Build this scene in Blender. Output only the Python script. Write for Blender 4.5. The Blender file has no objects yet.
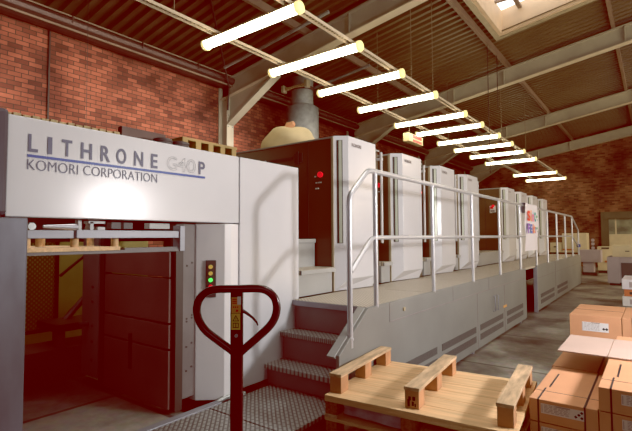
import bpy, math, random
from mathutils import Vector, Matrix
random.seed(7)
C = bpy.context.scene.collection
PI = math.pi

# ------------------------------------------------------------------ materials
def nmat(name):
    m = bpy.data.materials.new(name); m.use_nodes = True
    nt = m.node_tree; b = nt.nodes['Principled BSDF']
    return m, nt, b
def N(nt, t, **k):
    n = nt.nodes.new(t)
    for a, v in k.items():
        if hasattr(n, a): setattr(n, a, v)
        else: n.inputs[a].default_value = v
    return n
def L(nt, a, b): nt.links.new(a, b)
def mat(name, col, rough=.5, metal=0, var=.12, scale=4, stretch=(1, 1, 1), bump=0, detail=4, emit=None, spec=None, alpha=None):
    m, nt, b = nmat(name)
    tc = N(nt, 'ShaderNodeTexCoord'); mp = N(nt, 'ShaderNodeMapping'); mp.inputs['Scale'].default_value = stretch
    L(nt, tc.outputs['Object'], mp.inputs['Vector'])
    nz = N(nt, 'ShaderNodeTexNoise', Scale=scale, Detail=detail); L(nt, mp.outputs[0], nz.inputs['Vector'])
    cr = N(nt, 'ShaderNodeValToRGB')
    cr.color_ramp.elements[0].position = .3; cr.color_ramp.elements[1].position = .7
    cr.color_ramp.elements[0].color = (*[max(0, c*(1-var)) for c in col], 1)
    cr.color_ramp.elements[1].color = (*[min(1, c*(1+var)) for c in col], 1)
    L(nt, nz.outputs['Fac'], cr.inputs['Fac']); L(nt, cr.outputs['Color'], b.inputs['Base Color'])
    b.inputs['Roughness'].default_value = rough; b.inputs['Metallic'].default_value = metal
    if spec is not None: b.inputs['Specular IOR Level'].default_value = spec
    if bump:
        bp = N(nt, 'ShaderNodeBump', Strength=bump, Distance=.01); L(nt, nz.outputs['Fac'], bp.inputs['Height'])
        L(nt, bp.outputs[0], b.inputs['Normal'])
    if emit:
        b.inputs['Emission Color'].default_value = (*emit[:3], 1); b.inputs['Emission Strength'].default_value = emit[3]
    return m
def swz(nt, order):
    tc = N(nt, 'ShaderNodeTexCoord'); s = N(nt, 'ShaderNodeSeparateXYZ'); c = N(nt, 'ShaderNodeCombineXYZ')
    L(nt, tc.outputs['Object'], s.inputs[0])
    for i, ch in enumerate(order): L(nt, s.outputs['XYZ'.index(ch)], c.inputs[i])
    return c.outputs[0]
def brick_mat(name, order, c1, c2, mortar, dark=1.0):
    m, nt, b = nmat(name); v = swz(nt, order)
    nz2 = N(nt, 'ShaderNodeTexNoise', Scale=1.3, Detail=6); L(nt, v, nz2.inputs['Vector'])
    br = N(nt, 'ShaderNodeTexBrick', Scale=1.0)
    br.inputs['Brick Width'].default_value = .2; br.inputs['Row Height'].default_value = .075
    br.inputs['Mortar Size'].default_value = .007; br.inputs['Mortar Smooth'].default_value = .3; br.inputs['Bias'].default_value = -.1
    br.inputs['Color1'].default_value = (*c1, 1); br.inputs['Color2'].default_value = (*c2, 1); br.inputs['Mortar'].default_value = (*mortar, 1)
    L(nt, v, br.inputs['Vector'])
    cr = N(nt, 'ShaderNodeValToRGB'); cr.color_ramp.elements[0].position = .32; cr.color_ramp.elements[1].position = .62
    cr.color_ramp.elements[0].color = (.38*dark, .33*dark, .33*dark, 1); cr.color_ramp.elements[1].color = (dark, dark, dark, 1)
    L(nt, nz2.outputs['Fac'], cr.inputs['Fac'])
    mx = N(nt, 'ShaderNodeMixRGB', blend_type='MULTIPLY'); mx.inputs[0].default_value = 1
    L(nt, br.outputs['Color'], mx.inputs[1]); L(nt, cr.outputs['Color'], mx.inputs[2]); L(nt, mx.outputs[0], b.inputs['Base Color'])
    bp = N(nt, 'ShaderNodeBump', Strength=.5, Distance=.008); bp.invert = True
    L(nt, br.outputs['Fac'], bp.inputs['Height']); L(nt, bp.outputs[0], b.inputs['Normal']); b.inputs['Roughness'].default_value = .85
    return m
def checker_mat(name, col, order='XYZ', freq=46, metal=.35):
    m, nt, b = nmat(name); v = swz(nt, order)
    mp = N(nt, 'ShaderNodeMapping'); mp.inputs['Rotation'].default_value = (0, 0, PI/4); mp.inputs['Scale'].default_value = (freq/PI, freq/PI, 1); L(nt, v, mp.inputs['Vector'])
    ck = N(nt, 'ShaderNodeTexBrick', Scale=1.0); ck.inputs['Brick Width'].default_value = 1; ck.inputs['Row Height'].default_value = .5
    ck.inputs['Mortar Size'].default_value = .14; ck.inputs['Mortar Smooth'].default_value = .6
    for k in ('Color1', 'Color2'): ck.inputs[k].default_value = (*[c*1.15 for c in col], 1)
    ck.inputs['Mortar'].default_value = (*[c*.5 for c in col], 1)
    L(nt, mp.outputs[0], ck.inputs['Vector']); L(nt, ck.outputs['Color'], b.inputs['Base Color'])
    bp = N(nt, 'ShaderNodeBump', Strength=.7, Distance=.004); bp.invert = True; L(nt, ck.outputs['Fac'], bp.inputs['Height']); L(nt, bp.outputs[0], b.inputs['Normal'])
    b.inputs['Roughness'].default_value = .42; b.inputs['Metallic'].default_value = metal
    return m
def floor_mat():
    m, nt, b = nmat('concrete floor'); v = swz(nt, 'XYZ')
    n1 = N(nt, 'ShaderNodeTexNoise', Scale=1.1, Detail=8, Roughness=.65); L(nt, v, n1.inputs['Vector'])
    n2 = N(nt, 'ShaderNodeTexNoise', Scale=14, Detail=5); L(nt, v, n2.inputs['Vector'])
    cr = N(nt, 'ShaderNodeValToRGB'); e = cr.color_ramp.elements
    e[0].position = .3; e[0].position = .36; e[0].color = (.07, .05, .03, 1); e[1].position = .62; e[1].color = (.42, .37, .29, 1)
    L(nt, n1.outputs['Fac'], cr.inputs['Fac'])
    br = N(nt, 'ShaderNodeTexBrick', Scale=1.0); br.offset = 0
    br.inputs['Brick Width'].default_value = 3.2; br.inputs['Row Height'].default_value = 1.7; br.inputs['Mortar Size'].default_value = .02
    br.inputs['Color1'].default_value = (1, 1, 1, 1); br.inputs['Color2'].default_value = (.75, .75, .75, 1); br.inputs['Mortar'].default_value = (.3, .28, .25, 1)
    L(nt, v, br.inputs['Vector'])
    mx = N(nt, 'ShaderNodeMixRGB', blend_type='MULTIPLY'); mx.inputs[0].default_value = 1
    L(nt, cr.outputs['Color'], mx.inputs[1]); L(nt, br.outputs['Color'], mx.inputs[2])
    mx2 = N(nt, 'ShaderNodeMixRGB', blend_type='OVERLAY'); mx2.inputs[0].default_value = .45
    L(nt, mx.outputs[0], mx2.inputs[1]); L(nt, n2.outputs['Color'], mx2.inputs[2]); 
    hs = N(nt, 'ShaderNodeHueSaturation'); hs.inputs['Saturation'].default_value = .7; L(nt, mx2.outputs[0], hs.inputs['Color']); L(nt, hs.outputs[0], b.inputs['Base Color'])
    r = N(nt, 'ShaderNodeMapRange'); r.inputs['To Min'].default_value = .25; r.inputs['To Max'].default_value = .6; L(nt, n1.outputs['Fac'], r.inputs['Value']); L(nt, r.outputs[0], b.inputs['Roughness'])
    return m
def hole_mat(name, col, order, fx, fy, thr, through):
    """sheet with a regular pattern of holes: transparent (through) or dark slots"""
    m, nt, b = nmat(name); v = swz(nt, order); s = N(nt, 'ShaderNodeSeparateXYZ'); L(nt, v, s.inputs[0])
    def sn(o, f):
        a = N(nt, 'ShaderNodeMath', operation='MULTIPLY'); a.inputs[1].default_value = f; L(nt, o, a.inputs[0])
        c = N(nt, 'ShaderNodeMath', operation='SINE'); L(nt, a.outputs[0], c.inputs[0]); return c.outputs[0]
    p = N(nt, 'ShaderNodeMath', operation='MULTIPLY'); L(nt, sn(s.outputs[0], fx), p.inputs[0])
    if fy: L(nt, sn(s.outputs[1], fy), p.inputs[1])
    else: p.inputs[1].default_value = 1
    g = N(nt, 'ShaderNodeMath', operation='GREATER_THAN'); g.inputs[1].default_value = thr; L(nt, p.outputs[0], g.inputs[0])
    b.inputs['Roughness'].default_value = .5
    if through:
        b.inputs['Base Color'].default_value = (*col, 1)
        iv = N(nt, 'ShaderNodeMath', operation='SUBTRACT'); iv.inputs[0].default_value = 1; L(nt, g.outputs[0], iv.inputs[1]); L(nt, iv.outputs[0], b.inputs['Alpha'])
    else:
        mx = N(nt, 'ShaderNodeMixRGB'); mx.inputs[1].default_value = (*col, 1); mx.inputs[2].default_value = (*[c*.12 for c in col], 1)
        L(nt, g.outputs[0], mx.inputs[0]); L(nt, mx.outputs[0], b.inputs['Base Color'])
    return m

M = {}
M['brick_l'] = brick_mat('red brick', 'YZX', (.40, .125, .075), (.13, .036, .024), (.075, .045, .03))
M['brick_b'] = brick_mat('dark red brick', 'XZY', (.34, .15, .09), (.10, .045, .03), (.2, .14, .09))
M['floor'] = floor_mat()
M['roof'] = mat('corrugated roof sheet', (.15, .105, .057), .38, 0, .12, 1.2)
M['flange'] = mat('cream lit flange', (.62, .52, .38), .5, 0, .1, 2)  # light on the rafter underside is put into this paler cream
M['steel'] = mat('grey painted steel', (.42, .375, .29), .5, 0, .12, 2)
M['purlin'] = mat('dull pink primed steel', (.26, .18, .13), .55, 0, .15, 3)
M['darksteel'] = mat('dark brown steel', (.1, .055, .045), .4, .2, .2, 4)
M['galv'] = mat('galvanised steel', (.36, .37, .36), .4, .5, .2, 7)
M['white'] = mat('white lacquered steel', (.66, .65, .68), .225, 0, .03, 2)
M['white2'] = mat('off white lacquered steel', (.6, .585, .59), .35, 0, .03, 2)
M['white_lifted'] = mat('light-lifted white steel', (.86, .83, .84), .35, 0, .03, 2)  # column face turns from the flash; the missing light is painted in
M['lgrey'] = mat('light grey lacquered steel', (.4, .395, .385), .38, 0, .06, 3)
M['skirt'] = mat('grey skirt steel', (.24, .24, .23), .36, 0, .08, 2)
M['pillar'] = mat('scuffed blue grey steel', (.13, .13, .155), .4, .3, .3, 5, (1, 1, .4))
M['unitbrown'] = mat('brown grey housing', (.12, .075, .04), .32, 0, .12, 2)
M['covergrey'] = mat('dark slate cover', (.07, .065, .085), .4, .2, .15, 4)
M['tan'] = mat('tan edge steel', (.42, .35, .24), .4, 0, .1, 4)
M['slot'] = mat('dark slot', (.06, .048, .04), .5, 0, .1)
M['slotbar'] = mat('pale green bar', (.45, .47, .38), .35, .2, .05)
M['alu'] = mat('brushed aluminium', (.33, .33, .37), .5, .25, .1, 9, (1, .1, 1))
M['rail'] = mat('satin silver rail', (.62, .62, .66), .28, .45, .05, 6)
M['deck'] = checker_mat('beige anti slip deck', (.66, .58, .47), 'XYZ', 60, 0)
M['plate'] = checker_mat('checker plate', (.36, .35, .33), 'XYZ', 56)
M['riser'] = mat('dark riser', (.17, .15, .15), .5, 0, .1)
M['inner'] = mat('dark maroon inner panel', (.19, .10, .09), .45, 0, .15, 3)
M['post'] = mat('grey guard post', (.2, .17, .165), .45, 0, .15, 3)
M['olive'] = mat('olive cream panel', (.42, .34, .14), .5, 0, .1, 3)
M['mesh'] = hole_mat('perforated guard sheet', (.28, .17, .06), 'YZX', 150, 150, .12, True)
M['tray'] = hole_mat('slotted cream tray', (.6, .5, .38), 'YXZ', 105, 70, .45, False)
M['vent'] = hole_mat('vent louvre', (.2, .2, .2), 'YZX', 290, 0, -.3, False)
M['black'] = mat('black plastic', (.02, .018, .02), .4, 0, .1)
M['maroon'] = mat('dark maroon paint', (.06, .012, .016), .25, 0, .1)
M['blue'] = mat('blue line', (.02, .06, .3), .4, 0, .05)
M['ink'] = mat('slate lettering', (.11, .11, .18), .45, 0, .05)
M['red'] = mat('red plastic', (.75, .02, .03), .3, 0, .05, emit=(.9, .02, .04, .5))
M['redp'] = mat('red sign face', (.7, .02, .02), .4, 0, .05)
M['cream'] = mat('cream sign face', (.8, .68, .42), .45, 0, .04)
M['amber'] = mat('amber lamp', (.7, .5, .15), .3, 0, .05, emit=(.8, .5, .1, .25))
M['green'] = mat('green lamp', (.1, .8, .15), .3, 0, .05, emit=(.1, .9, .15, 1))
M['sticker'] = mat('orange sticker', (.8, .42, .14), .5, 0, .1, 20)
M['yellow'] = mat('yellow sticker', (.85, .6, .16), .5, 0, .05)
M['wood'] = mat('pale pine', (.74, .49, .27), .6, 0, .16, 5, (.5, 8, 8), .15)
M['wood2'] = mat('weathered pine', (.56, .39, .24), .7, 0, .35, 9, (3, .6, 6), .25)
M['woodend'] = mat('pine block', (.52, .27, .14), .7, 0, .2, 8)
M['chip'] = mat('chipboard block', (.30, .15, .075), .8, 0, .4, 60)
M['card'] = mat('brown cardboard', (.66, .33, .18), .65, 0, .08, 3)
M['cardpale'] = mat('pale pink cardboard', (.56, .41, .35), .65, 0, .06, 2)
M['strap'] = mat('dark strap', (.06, .045, .05), .4, 0, .1)
M['label'] = mat('label paper', (.72, .62, .56), .6, 0, .05)
M['labelw'] = mat('white label paper', (.75, .72, .72), .6, 0, .05)
M['print'] = mat('faint print', (.42, .33, .3), .6, 0, .1)
M['ink2'] = mat('pale slate lettering', (.2, .2, .28), .5, 0, .05)
M['grey'] = mat('grey print', (.28, .24, .24), .6, 0, .1)
M['paper'] = mat('white paper', (.78, .75, .84), .6, 0, .02)
M['film'] = mat('clear cling film', (.35, .33, .36), .12, 0, .3, 12)
M['bag'] = mat('cream cloth', (.62, .50, .30), .85, 0, .12, 3)
M['tansheet'] = mat('tan ribbed edge', (.42, .32, .17), .7, 0, .3, 12, (1, 6, 1))
M['yellwood'] = mat('yellow pine', (.42, .29, .12), .65, 0, .2, 6)
M['creambox'] = mat('cream boxes', (.66, .56, .38), .6, 0, .08, 3)
M['lilac'] = mat('lilac grey steel', (.45, .38, .40), .5, 0, .06, 3)
M['olivegrey'] = mat('olive grey frame', (.12, .10, .06), .55, 0, .1, 3)
M['orange'] = mat('orange band', (.6, .2, .08), .6, 0, .1)
M['darkgrey'] = mat('dark grey steel', (.09, .075, .075), .5, 0, .15, 3)
M['reflect'] = mat('lamp housing', (.42, .34, .22), .45, 0, .1)
M['endcap'] = mat('translucent yellow cap', (.8, .65, .3), .4, 0, .05, emit=(1, .8, .35, .8))
M['tube'] = mat('lit diffuser', (.9, .9, .85), .4, 0, .01, emit=(1, .86, .58, 14))
M['skyglass'] = mat('milky skylight glass', (.8, .8, .8), .3, 0, .02, emit=(.95, .97, 1, 1.6))
M['kerb'] = mat('tan skylight kerb', (.66, .5, .34), .6, 0, .08, 3)
M['rope'] = mat('dark cable', (.05, .035, .03), .6, 0, .1)
M['wire'] = mat('thin wire', (.28, .2, .14), .5, .2, .1)
M['glass'] = mat('office glass', (.3, .3, .22), .08, 0, .5, 2)
for k, c in dict(l1=(.85, .12, .08), l2=(.9, .35, .08), l3=(.8, .25, .45), l4=(.05, .4, .42), l5=(.12, .45, .2), l6=(.3, .15, .55), l7=(.15, .25, .65)).items(): M[k] = mat('print '+k, c, .6, 0, .02)

# ------------------------------------------------------------------ mesh building
class MB:
    def __init__(s): s.v = []; s.f = []; s.sm = []
    def add(s, vs, fs, smooth=False):
        o = len(s.v); s.v += [tuple(p) for p in vs]; s.f += [[i+o for i in f] for f in fs]; s.sm += [smooth]*len(fs); return s
    def box(s, x0, x1, y0, y1, z0, z1):
        vs = [(x, y, z) for z in (z0, z1) for x, y in ((x0, y0), (x1, y0), (x1, y1), (x0, y1))]
        return s.add(vs, [[3, 2, 1, 0], [4, 5, 6, 7], [0, 1, 5, 4], [1, 2, 6, 5], [2, 3, 7, 6], [3, 0, 4, 7]])
    def prism(s, poly, axis, a, b):
        """poly: 2D points in the two other axes (cyclic order x,y,z without axis)"""
        def P(p, t):
            return {'x': (t, p[0], p[1]), 'y': (p[0], t, p[1]), 'z': (p[0], p[1], t)}[axis]
        n = len(poly); vs = [P(p, a) for p in poly]+[P(p, b) for p in poly]
        fs = [list(range(n))[::-1], list(range(n, 2*n))]+[[i, (i+1) % n, n+(i+1) % n, n+i] for i in range(n)]
        return s.add(vs, fs)
    def tube(s, pts, r, seg=10, closed=False, flat=None):
        pts = [Vector(p) for p in pts]; n = len(pts); rings = []; up = None
        for i, p in enumerate(pts):
            a = pts[(i-1) % n] if (closed or i > 0) else p; b = pts[(i+1) % n] if (closed or i < n-1) else p
            t = (b-a).normalized()
            if up is None: up = Vector((0, 0, 1)) if abs(t.z) < .9 else Vector((0, 1, 0))
            sd = t.cross(up).normalized(); up = sd.cross(t).normalized()
            rr = r[i] if isinstance(r, (list, tuple)) else r
            rings.append([p+(sd*math.cos(2*PI*k/seg)+up*math.sin(2*PI*k/seg)*(flat or 1))*rr for k in range(seg)])
        vs = [q for R in rings for q in R]; fs = []
        for i in range(n if closed else n-1):
            j = (i+1) % n
            for k in range(seg): fs.append([i*seg+k, i*seg+(k+1) % seg, j*seg+(k+1) % seg, j*seg+k])
        o = len(s.f); s.add(vs, fs, True)
        if not closed:
            s.add(rings[0], [list(range(seg))[::-1]]); s.add(rings[-1], [list(range(seg))])
        return s
    def cyl(s, p0, p1, r, seg=16): return s.tube([p0, p1], r, seg)
    def build(s, name, m, parent=None, bevel=0, loc=(0, 0, 0)):
        o = Vector((0, 0, 0)); p = parent
        w = Vector(parent['_w']) if parent is not None else Vector(loc)
        me = bpy.data.meshes.new(name); me.from_pydata([tuple(Vector(v)-w) for v in s.v], [], s.f)
        me.polygons.foreach_set('use_smooth', s.sm); me.update()
        me.materials.append(M[m] if isinstance(m, str) else m)
        ob = bpy.data.objects.new(name, me); C.objects.link(ob)
        ob['_w'] = list(w)
        if parent is not None: ob.parent = parent
        else: ob.location = w
        if bevel:
            b = ob.modifiers.new('bevel', 'BEVEL'); b.width = bevel; b.segments = 2; b.limit_method = 'ANGLE'
        return ob
def box(*a): return MB().box(*a)
def thing(name, label, cat, loc=(0, 0, 0), group=None):
    o = bpy.data.objects.new(name, None); C.objects.link(o); o.location = loc; o.empty_display_size = .1
    o['label'] = label; o['category'] = cat; o['_w'] = list(loc)
    if group: o['group'] = group
    return o
def tag(o, label, cat, group=None):
    o['label'] = label; o['category'] = cat
    if group: o['group'] = group
    return o
def struct(o): o['kind'] = 'structure'; return o
def dup(root, loc, label, group=None):
    r = root.copy(); C.objects.link(r); r.location = loc; r['label'] = label; r['_w'] = list(loc)
    if group: r['group'] = group
    for ch in list(root.children):
        c = ch.copy(); C.objects.link(c); c.parent = r
        for g in ch.children:
            d = g.copy(); C.objects.link(d); d.parent = c
    return r
def glyphs(items, outline=0, bold=0.0):
    """items: (char, (u0,u1), (v0,v1)) -> list of (verts2d, faces), each fitted to its box"""
    out = []
    for ch, (u0, u1), (v0, v1) in items:
        cu = bpy.data.curves.new('t', 'FONT'); cu.body = ch; cu.offset = bold
        if outline: cu.fill_mode = 'NONE'; cu.bevel_depth = outline; cu.bevel_resolution = 0
        ob = bpy.data.objects.new('t', cu); C.objects.link(ob)
        dg = bpy.context.evaluated_depsgraph_get(); dg.update()
        me = bpy.data.meshes.new_from_object(ob.evaluated_get(dg))
        vs = [v.co.copy() for v in me.vertices]; fs = [list(p.vertices) for p in me.polygons]
        bpy.data.objects.remove(ob); bpy.data.curves.remove(cu); bpy.data.meshes.remove(me)
        if not vs: continue
        a0 = min(v.x for v in vs); a1 = max(v.x for v in vs); b0 = min(v.y for v in vs); b1 = max(v.y for v in vs)
        sx = (u1-u0)/max(a1-a0, 1e-6); sy = (v1-v0)/max(b1-b0, 1e-6)
        out.append(([((v.x-a0)*sx+u0, (v.y-b0)*sy+v0) for v in vs], fs))
    return out
def word(text, u0, u1, v0, v1, bold=0.0):
    cu = bpy.data.curves.new('t', 'FONT'); cu.body = text; cu.offset = bold
    ob = bpy.data.objects.new('t', cu); C.objects.link(ob)
    dg = bpy.context.evaluated_depsgraph_get(); dg.update()
    me = bpy.data.meshes.new_from_object(ob.evaluated_get(dg))
    vs = [v.co.copy() for v in me.vertices]; fs = [list(p.vertices) for p in me.polygons]
    bpy.data.objects.remove(ob); bpy.data.curves.remove(cu); bpy.data.meshes.remove(me)
    a0 = min(v.x for v in vs); a1 = max(v.x for v in vs); b0 = min(v.y for v in vs); b1 = max(v.y for v in vs)
    return [([((v.x-a0)/(a1-a0)*(u1-u0)+u0, (v.y-b0)/(b1-b0)*(v1-v0)+v0) for v in vs], fs)]
def glyph_mb(gl, fn):
    mb = MB()
    for vs, fs in gl: mb.add([fn(u, v) for u, v in vs], fs)
    return mb

# ------------------------------------------------------------------ building shell
XW, XE, Y0, Y1 = -8.0, 9.0, -3.0, 24.0
def zb(x): return 5.86+.16*x if x < .5 else 5.94-.16*(x-.5)       # underside of the rafters
def zs(x): return zb(x)+.60                                        # roof sheet
struct(box(XW-.2, XE+.2, Y0-.2, Y1+.2, -.15, 0).build('floor', 'floor'))
struct(box(XW-.25, XW, Y0, Y1, 0, 5.25).build('wall_left', 'brick_l'))
mb = MB()
poly = [(XW, 0), (-1.80, 0), (-1.80, 2.34), (3.2, 2.34), (3.2, 0), (XE, 0), (XE, zs(XE)-.05), (.5, zs(.5)-.05), (XW, zs(XW)-.05)]
mb.add([(x, Y1, z) for x, z in ((XW, 0), (-1.80, 0), (-1.80, 2.34), (XW, 2.34))], [[0, 1, 2, 3]])
mb.add([(x, Y1, z) for x, z in ((3.2, 0), (XE, 0), (XE, 2.34), (3.2, 2.34))], [[0, 1, 2, 3]])
mb.add([(x, Y1, z) for x, z in ((XW, 2.34), (XE, 2.34), (XE, zs(XE)), (.5, zs(.5)), (XW, zs(XW)))], [[0, 1, 2, 3, 4]])
struct(mb.build('wall_back', 'brick_b'))
struct(box(XE, XE+.25, Y0, Y1, 0, 5.3).build('wall_right', 'brick_l'))
mb = MB(); mb.add([(x, Y0, z) for x, z in ((XW, 0), (XE, 0), (XE, zs(XE)), (.5, zs(.5)), (XW, zs(XW)))], [[0, 1, 2, 3, 4]])
struct(mb.build('wall_front', 'brick_b'))
# corrugated roof with the skylight opening left out
SX0, SX1, SY0, SY1 = -2.62, -.92, 8.2, 10.50
ys = []; y = Y0-.2
pitch = .21
prof = ((0, 0), (.38, 0), (.5, .075), (.88, .075))
k = 0
while y < Y1+.2:
    for fr, h in prof: ys.append((y+fr*pitch, h))
    y += pitch
xs = [XW-.15, -5.4, SX0, SX1, .5, 4.5, XE+.15]
vs = [(x, yy, zs(x)+h) for x in xs for yy, h in ys]; fs = []; n = len(ys)
for i in range(len(xs)-1):
    for j in range(n-1):
        if i == 2 and ys[j][0] > SY0 and ys[j+1][0] < SY1: continue
        fs.append([i*n+j, i*n+j+1, (i+1)*n+j+1, (i+1)*n+j])
struct(MB().add(vs, fs).build('ceiling', 'roof'))
# skylight: upstand kerb and glass
kb = MB()
def zk(x): return zs(x)-.06
t = .07; kz = .55
for (x0, x1, y0, y1) in ((SX0-t, SX1+t, SY0-t, SY0), (SX0-t, SX1+t, SY1, SY1+t), (SX0-t, SX0, SY0, SY1), (SX1, SX1+t, SY0, SY1)):
    vv = [(x, y, zk(x)+d) for d in (0, kz) for x, y in ((x0, y0), (x1, y0), (x1, y1), (x0, y1))]
    kb.add(vv, [[3, 2, 1, 0], [4, 5, 6, 7], [0, 1, 5, 4], [1, 2, 6, 5], [2, 3, 7, 6], [3, 0, 4, 7]])
win = struct(kb.build('window_1', 'kerb'))
gm = MB(); gx0, gx1 = SX0-t, SX1+t
gm.add([(x, y, zk(x)+kz+.005+d) for d in (0, .03) for x, y in ((gx0, SY0-t), (gx1, SY0-t), (gx1, SY1+t), (gx0, SY1+t))], [[3, 2, 1, 0], [4, 5, 6, 7], [0, 1, 5, 4], [1, 2, 6, 5], [2, 3, 7, 6], [3, 0, 4, 7]])
gm.build('pane', 'skyglass', win)
fb = MB(); xm = (SX0+SX1)/2
fb.box(SX0, SX1, 9.95, 10.02, zk(xm)+.36, zk(xm)+.42).box(xm-.5, xm-.42, SY0, SY1, zk(xm)+.34, zk(xm)+.4).box(xm-.2, xm+.1, 9.55, 9.9, zk(xm)+.3, zk(xm)+.42)
fb.build('glazing_bar', 'purlin', win)
# lower flashing lip of the kerb
lp = MB(); w = .10
for (x0, x1, y0, y1) in ((SX0-t-w, SX1+t+w, SY1+t, SY1+t+w), (SX0-t-w, SX0-t, SY0-t, SY1+t), (SX1+t, SX1+t+w, SY0-t, SY1+t)):
    vv = [(x, y, zk(x)+d) for d in (-.03, .03) for x, y in ((x0, y0), (x1, y0), (x1, y1), (x0, y1))]
    lp.add(vv, [[3, 2, 1, 0], [4, 5, 6, 7], [0, 1, 5, 4], [1, 2, 6, 5], [2, 3, 7, 6], [3, 0, 4, 7]])
lp.build('frame', 'tan', win)
# portal frames: column, haunch and rafter
tn = 0
def sloped(mb, xa, xb, y0, y1, d0, d1):
    vv = [(x, y, zb(x)+d) for d in (d0, d1) for x, y in ((xa, y0), (xb, y0), (xb, y1), (xa, y1))]
    mb.add(vv, [[3, 2, 1, 0], [4, 5, 6, 7], [0, 1, 5, 4], [1, 2, 6, 5], [2, 3, 7, 6], [3, 0, 4, 7]])
for yf in (1.3, 6.95, 12.35, 17.95, 23.75):
    tn += 1; r = MB(); bf = MB()
    for xa, xb in ((XW+.05, .5), (.5, XE-.05)):
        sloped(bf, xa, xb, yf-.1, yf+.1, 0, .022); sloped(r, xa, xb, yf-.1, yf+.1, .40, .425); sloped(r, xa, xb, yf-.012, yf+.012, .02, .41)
    for xs_ in (-4.4, -3.05, -.4):
        sloped(r, xs_-.01, xs_+.01, yf-.095, yf+.095, .02, .41)           # web stiffeners
    fr = struct(r.build('trim_%d' % tn, 'steel'))
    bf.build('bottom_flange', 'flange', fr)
    c = MB()
    for s, xx in ((1, XW), (-1, XE)):
        c.box(*sorted((xx+s*.004, xx+s*.03)), yf-.1, yf+.1, 0, zb(xx)+.3).box(*sorted((xx+s*.27, xx+s*.3)), yf-.1, yf+.1, 0, zb(xx)+.05).box(*sorted((xx+s*.03, xx+s*.27)), yf-.012, yf+.012, 0, zb(xx)+.3)
    c.build('column', 'steel', fr)
    h = MB()
    for s, xx in ((1, XW+.3), (-1, XE-.3)):
        xe = xx+s*1.45
        pl = [(xx, 4.02), (xe, zb(xe)), (xx, zb(xx))]
        h.prism(pl, 'y', yf-.012, yf+.012)
        h.prism([(xx, 3.98), (xe, zb(xe)-.05), (xe, zb(xe)), (xx, 4.03)], 'y', yf-.1, yf+.1)
    h.build('haunch', 'steel', fr)
    bl = MB()
    for zz in (3.95, 4.08, 4.21, 4.34, 4.47): 
        for dy in (-.06, .06): bl.cyl((XW+.30, yf+dy, zz), (XW+.325, yf+dy, zz), .014, 8)
    bl.build('bolt', 'galv', fr)
for xp in (-5.42, -2.95, -.62, 1.9, 4.4, 6.9):
    tn += 1; p = MB()
    for a in range(len((0,))):
        z = zb(xp)
        p.box(xp-.035, xp+.035, Y0, Y1, z+.43, z+.575)
    struct(p.build('trim_%d' % tn, 'purlin'))
# trimmer joists of the skylight
tn += 1; p = MB(); sloped(p, -2.9, -.65, 8.0, 8.08, .44, .56); struct(p.build('trim_%d' % tn, 'purlin'))
# eaves gutter along the top of the left wall
tn += 1
g = MB()
ya, yb = Y0+.02, Y1-.05
prof = [(-7.62, 5.06), (-7.55, 5.03), (-7.53, 4.98), (-7.56, 4.92), (-7.62, 4.89), (-7.66, 4.86), (-7.70, 4.845), (-7.80, 4.845), (-7.9, 4.86), (-7.9, 5.06)]
g.prism(prof, 'y', ya, yb)
gut = struct(g.build('trim_%d' % tn, 'darksteel', bevel=.01))
g2 = MB(); g2.tube([(-7.56, ya, 5.065), (-7.56, yb, 5.065)], .016, 8); g2.tube([(-7.62, ya, 4.87), (-7.62, yb, 4.87)], .022, 8)
g2.build('gutter_lip', 'purlin', gut)
g3 = MB()
for yy in (3.35, 4.62, 5.9): g3.box(-7.56, -7.525, yy, yy+.02, 4.95, 5.07)
g3.build('bracket', 'darksteel', gut)
# doorway with a glazed cream partition in the back wall
dr = MB()
dr.box(-1.80, -1.66, Y1-.14, Y1+.12, 0, 2.34).box(3.06, 3.2, Y1-.14, Y1+.12, 0, 2.34).box(-1.92, 3.3, Y1-.16, Y1+.12, 2.16, 2.46).box(-1.95, -1.80, Y1-.15, Y1+.10, 0, 2.46)
door = struct(dr.build('door_1', 'olivegrey'))
box(-1.66, 3.06, Y1+.02, Y1+.06, 0, 1.47).build('panel', 'creambox', door)
box(-1.66, 3.06, Y1+.03, Y1+.05, 1.47, 2.16).build('pane', 'glass', door)
mb = MB()
for x in (-1.40, -.62, .2, 1.0): mb.box(x-.03, x+.03, Y1+.01, Y1+.06, 1.47, 2.16)
mb.build('glazing_bar', 'creambox', door)

# ------------------------------------------------------------------ press feeder
XF = -2.56
fd = thing('press_feeder', 'white printing press feeder with blue-lined lettering and open pile bay', 'printing press', (-3.4, 1.9, 0))
sp = box(XF-.06, XF, .84, 2.402, 1.512, 2.028).build('sign_panel', 'white', fd, .006)
S = lambda u, v: (XF+.0035, u, v)
lt = [('L', (.934, .980)), ('I', (1.026, 1.049)), ('T', (1.098, 1.152)), ('H', (1.2, 1.262)), ('R', (1.312, 1.370)), ('O', (1.408, 1.471)), ('N', (1.522, 1.584)), ('E', (1.639, 1.686)), ('P', (2.014, 2.069))]
for g_ in glyphs([(c, u, (1.85, 1.942)) for c, u in lt], bold=.022): glyph_mb([g_], S).build('letter', 'ink', sp)
for g_ in glyphs([(c, u, (1.853, 1.945)) for c, u in (('G', (1.757, 1.832)), ('4', (1.838, 1.908)), ('0', (1.914, 1.987)))], outline=.005): glyph_mb([g_], S).build('outline_letter', 'ink2', sp)
glyph_mb(word('KOMORI', .932, 1.186, 1.757, 1.811, -.012), S).build('lettering', 'ink', sp)
glyph_mb(word('CORPORATION', 1.216, 1.684, 1.759, 1.813, -.012), S).build('lettering', 'ink', sp)
MB().add([(XF+.003, .931, 1.822), (XF+.003, 2.071, 1.824), (XF+.003, 2.071, 1.839), (XF+.003, .931, 1.836)], [[0, 1, 2, 3]]).build('blue_line', 'blue', sp)
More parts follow.
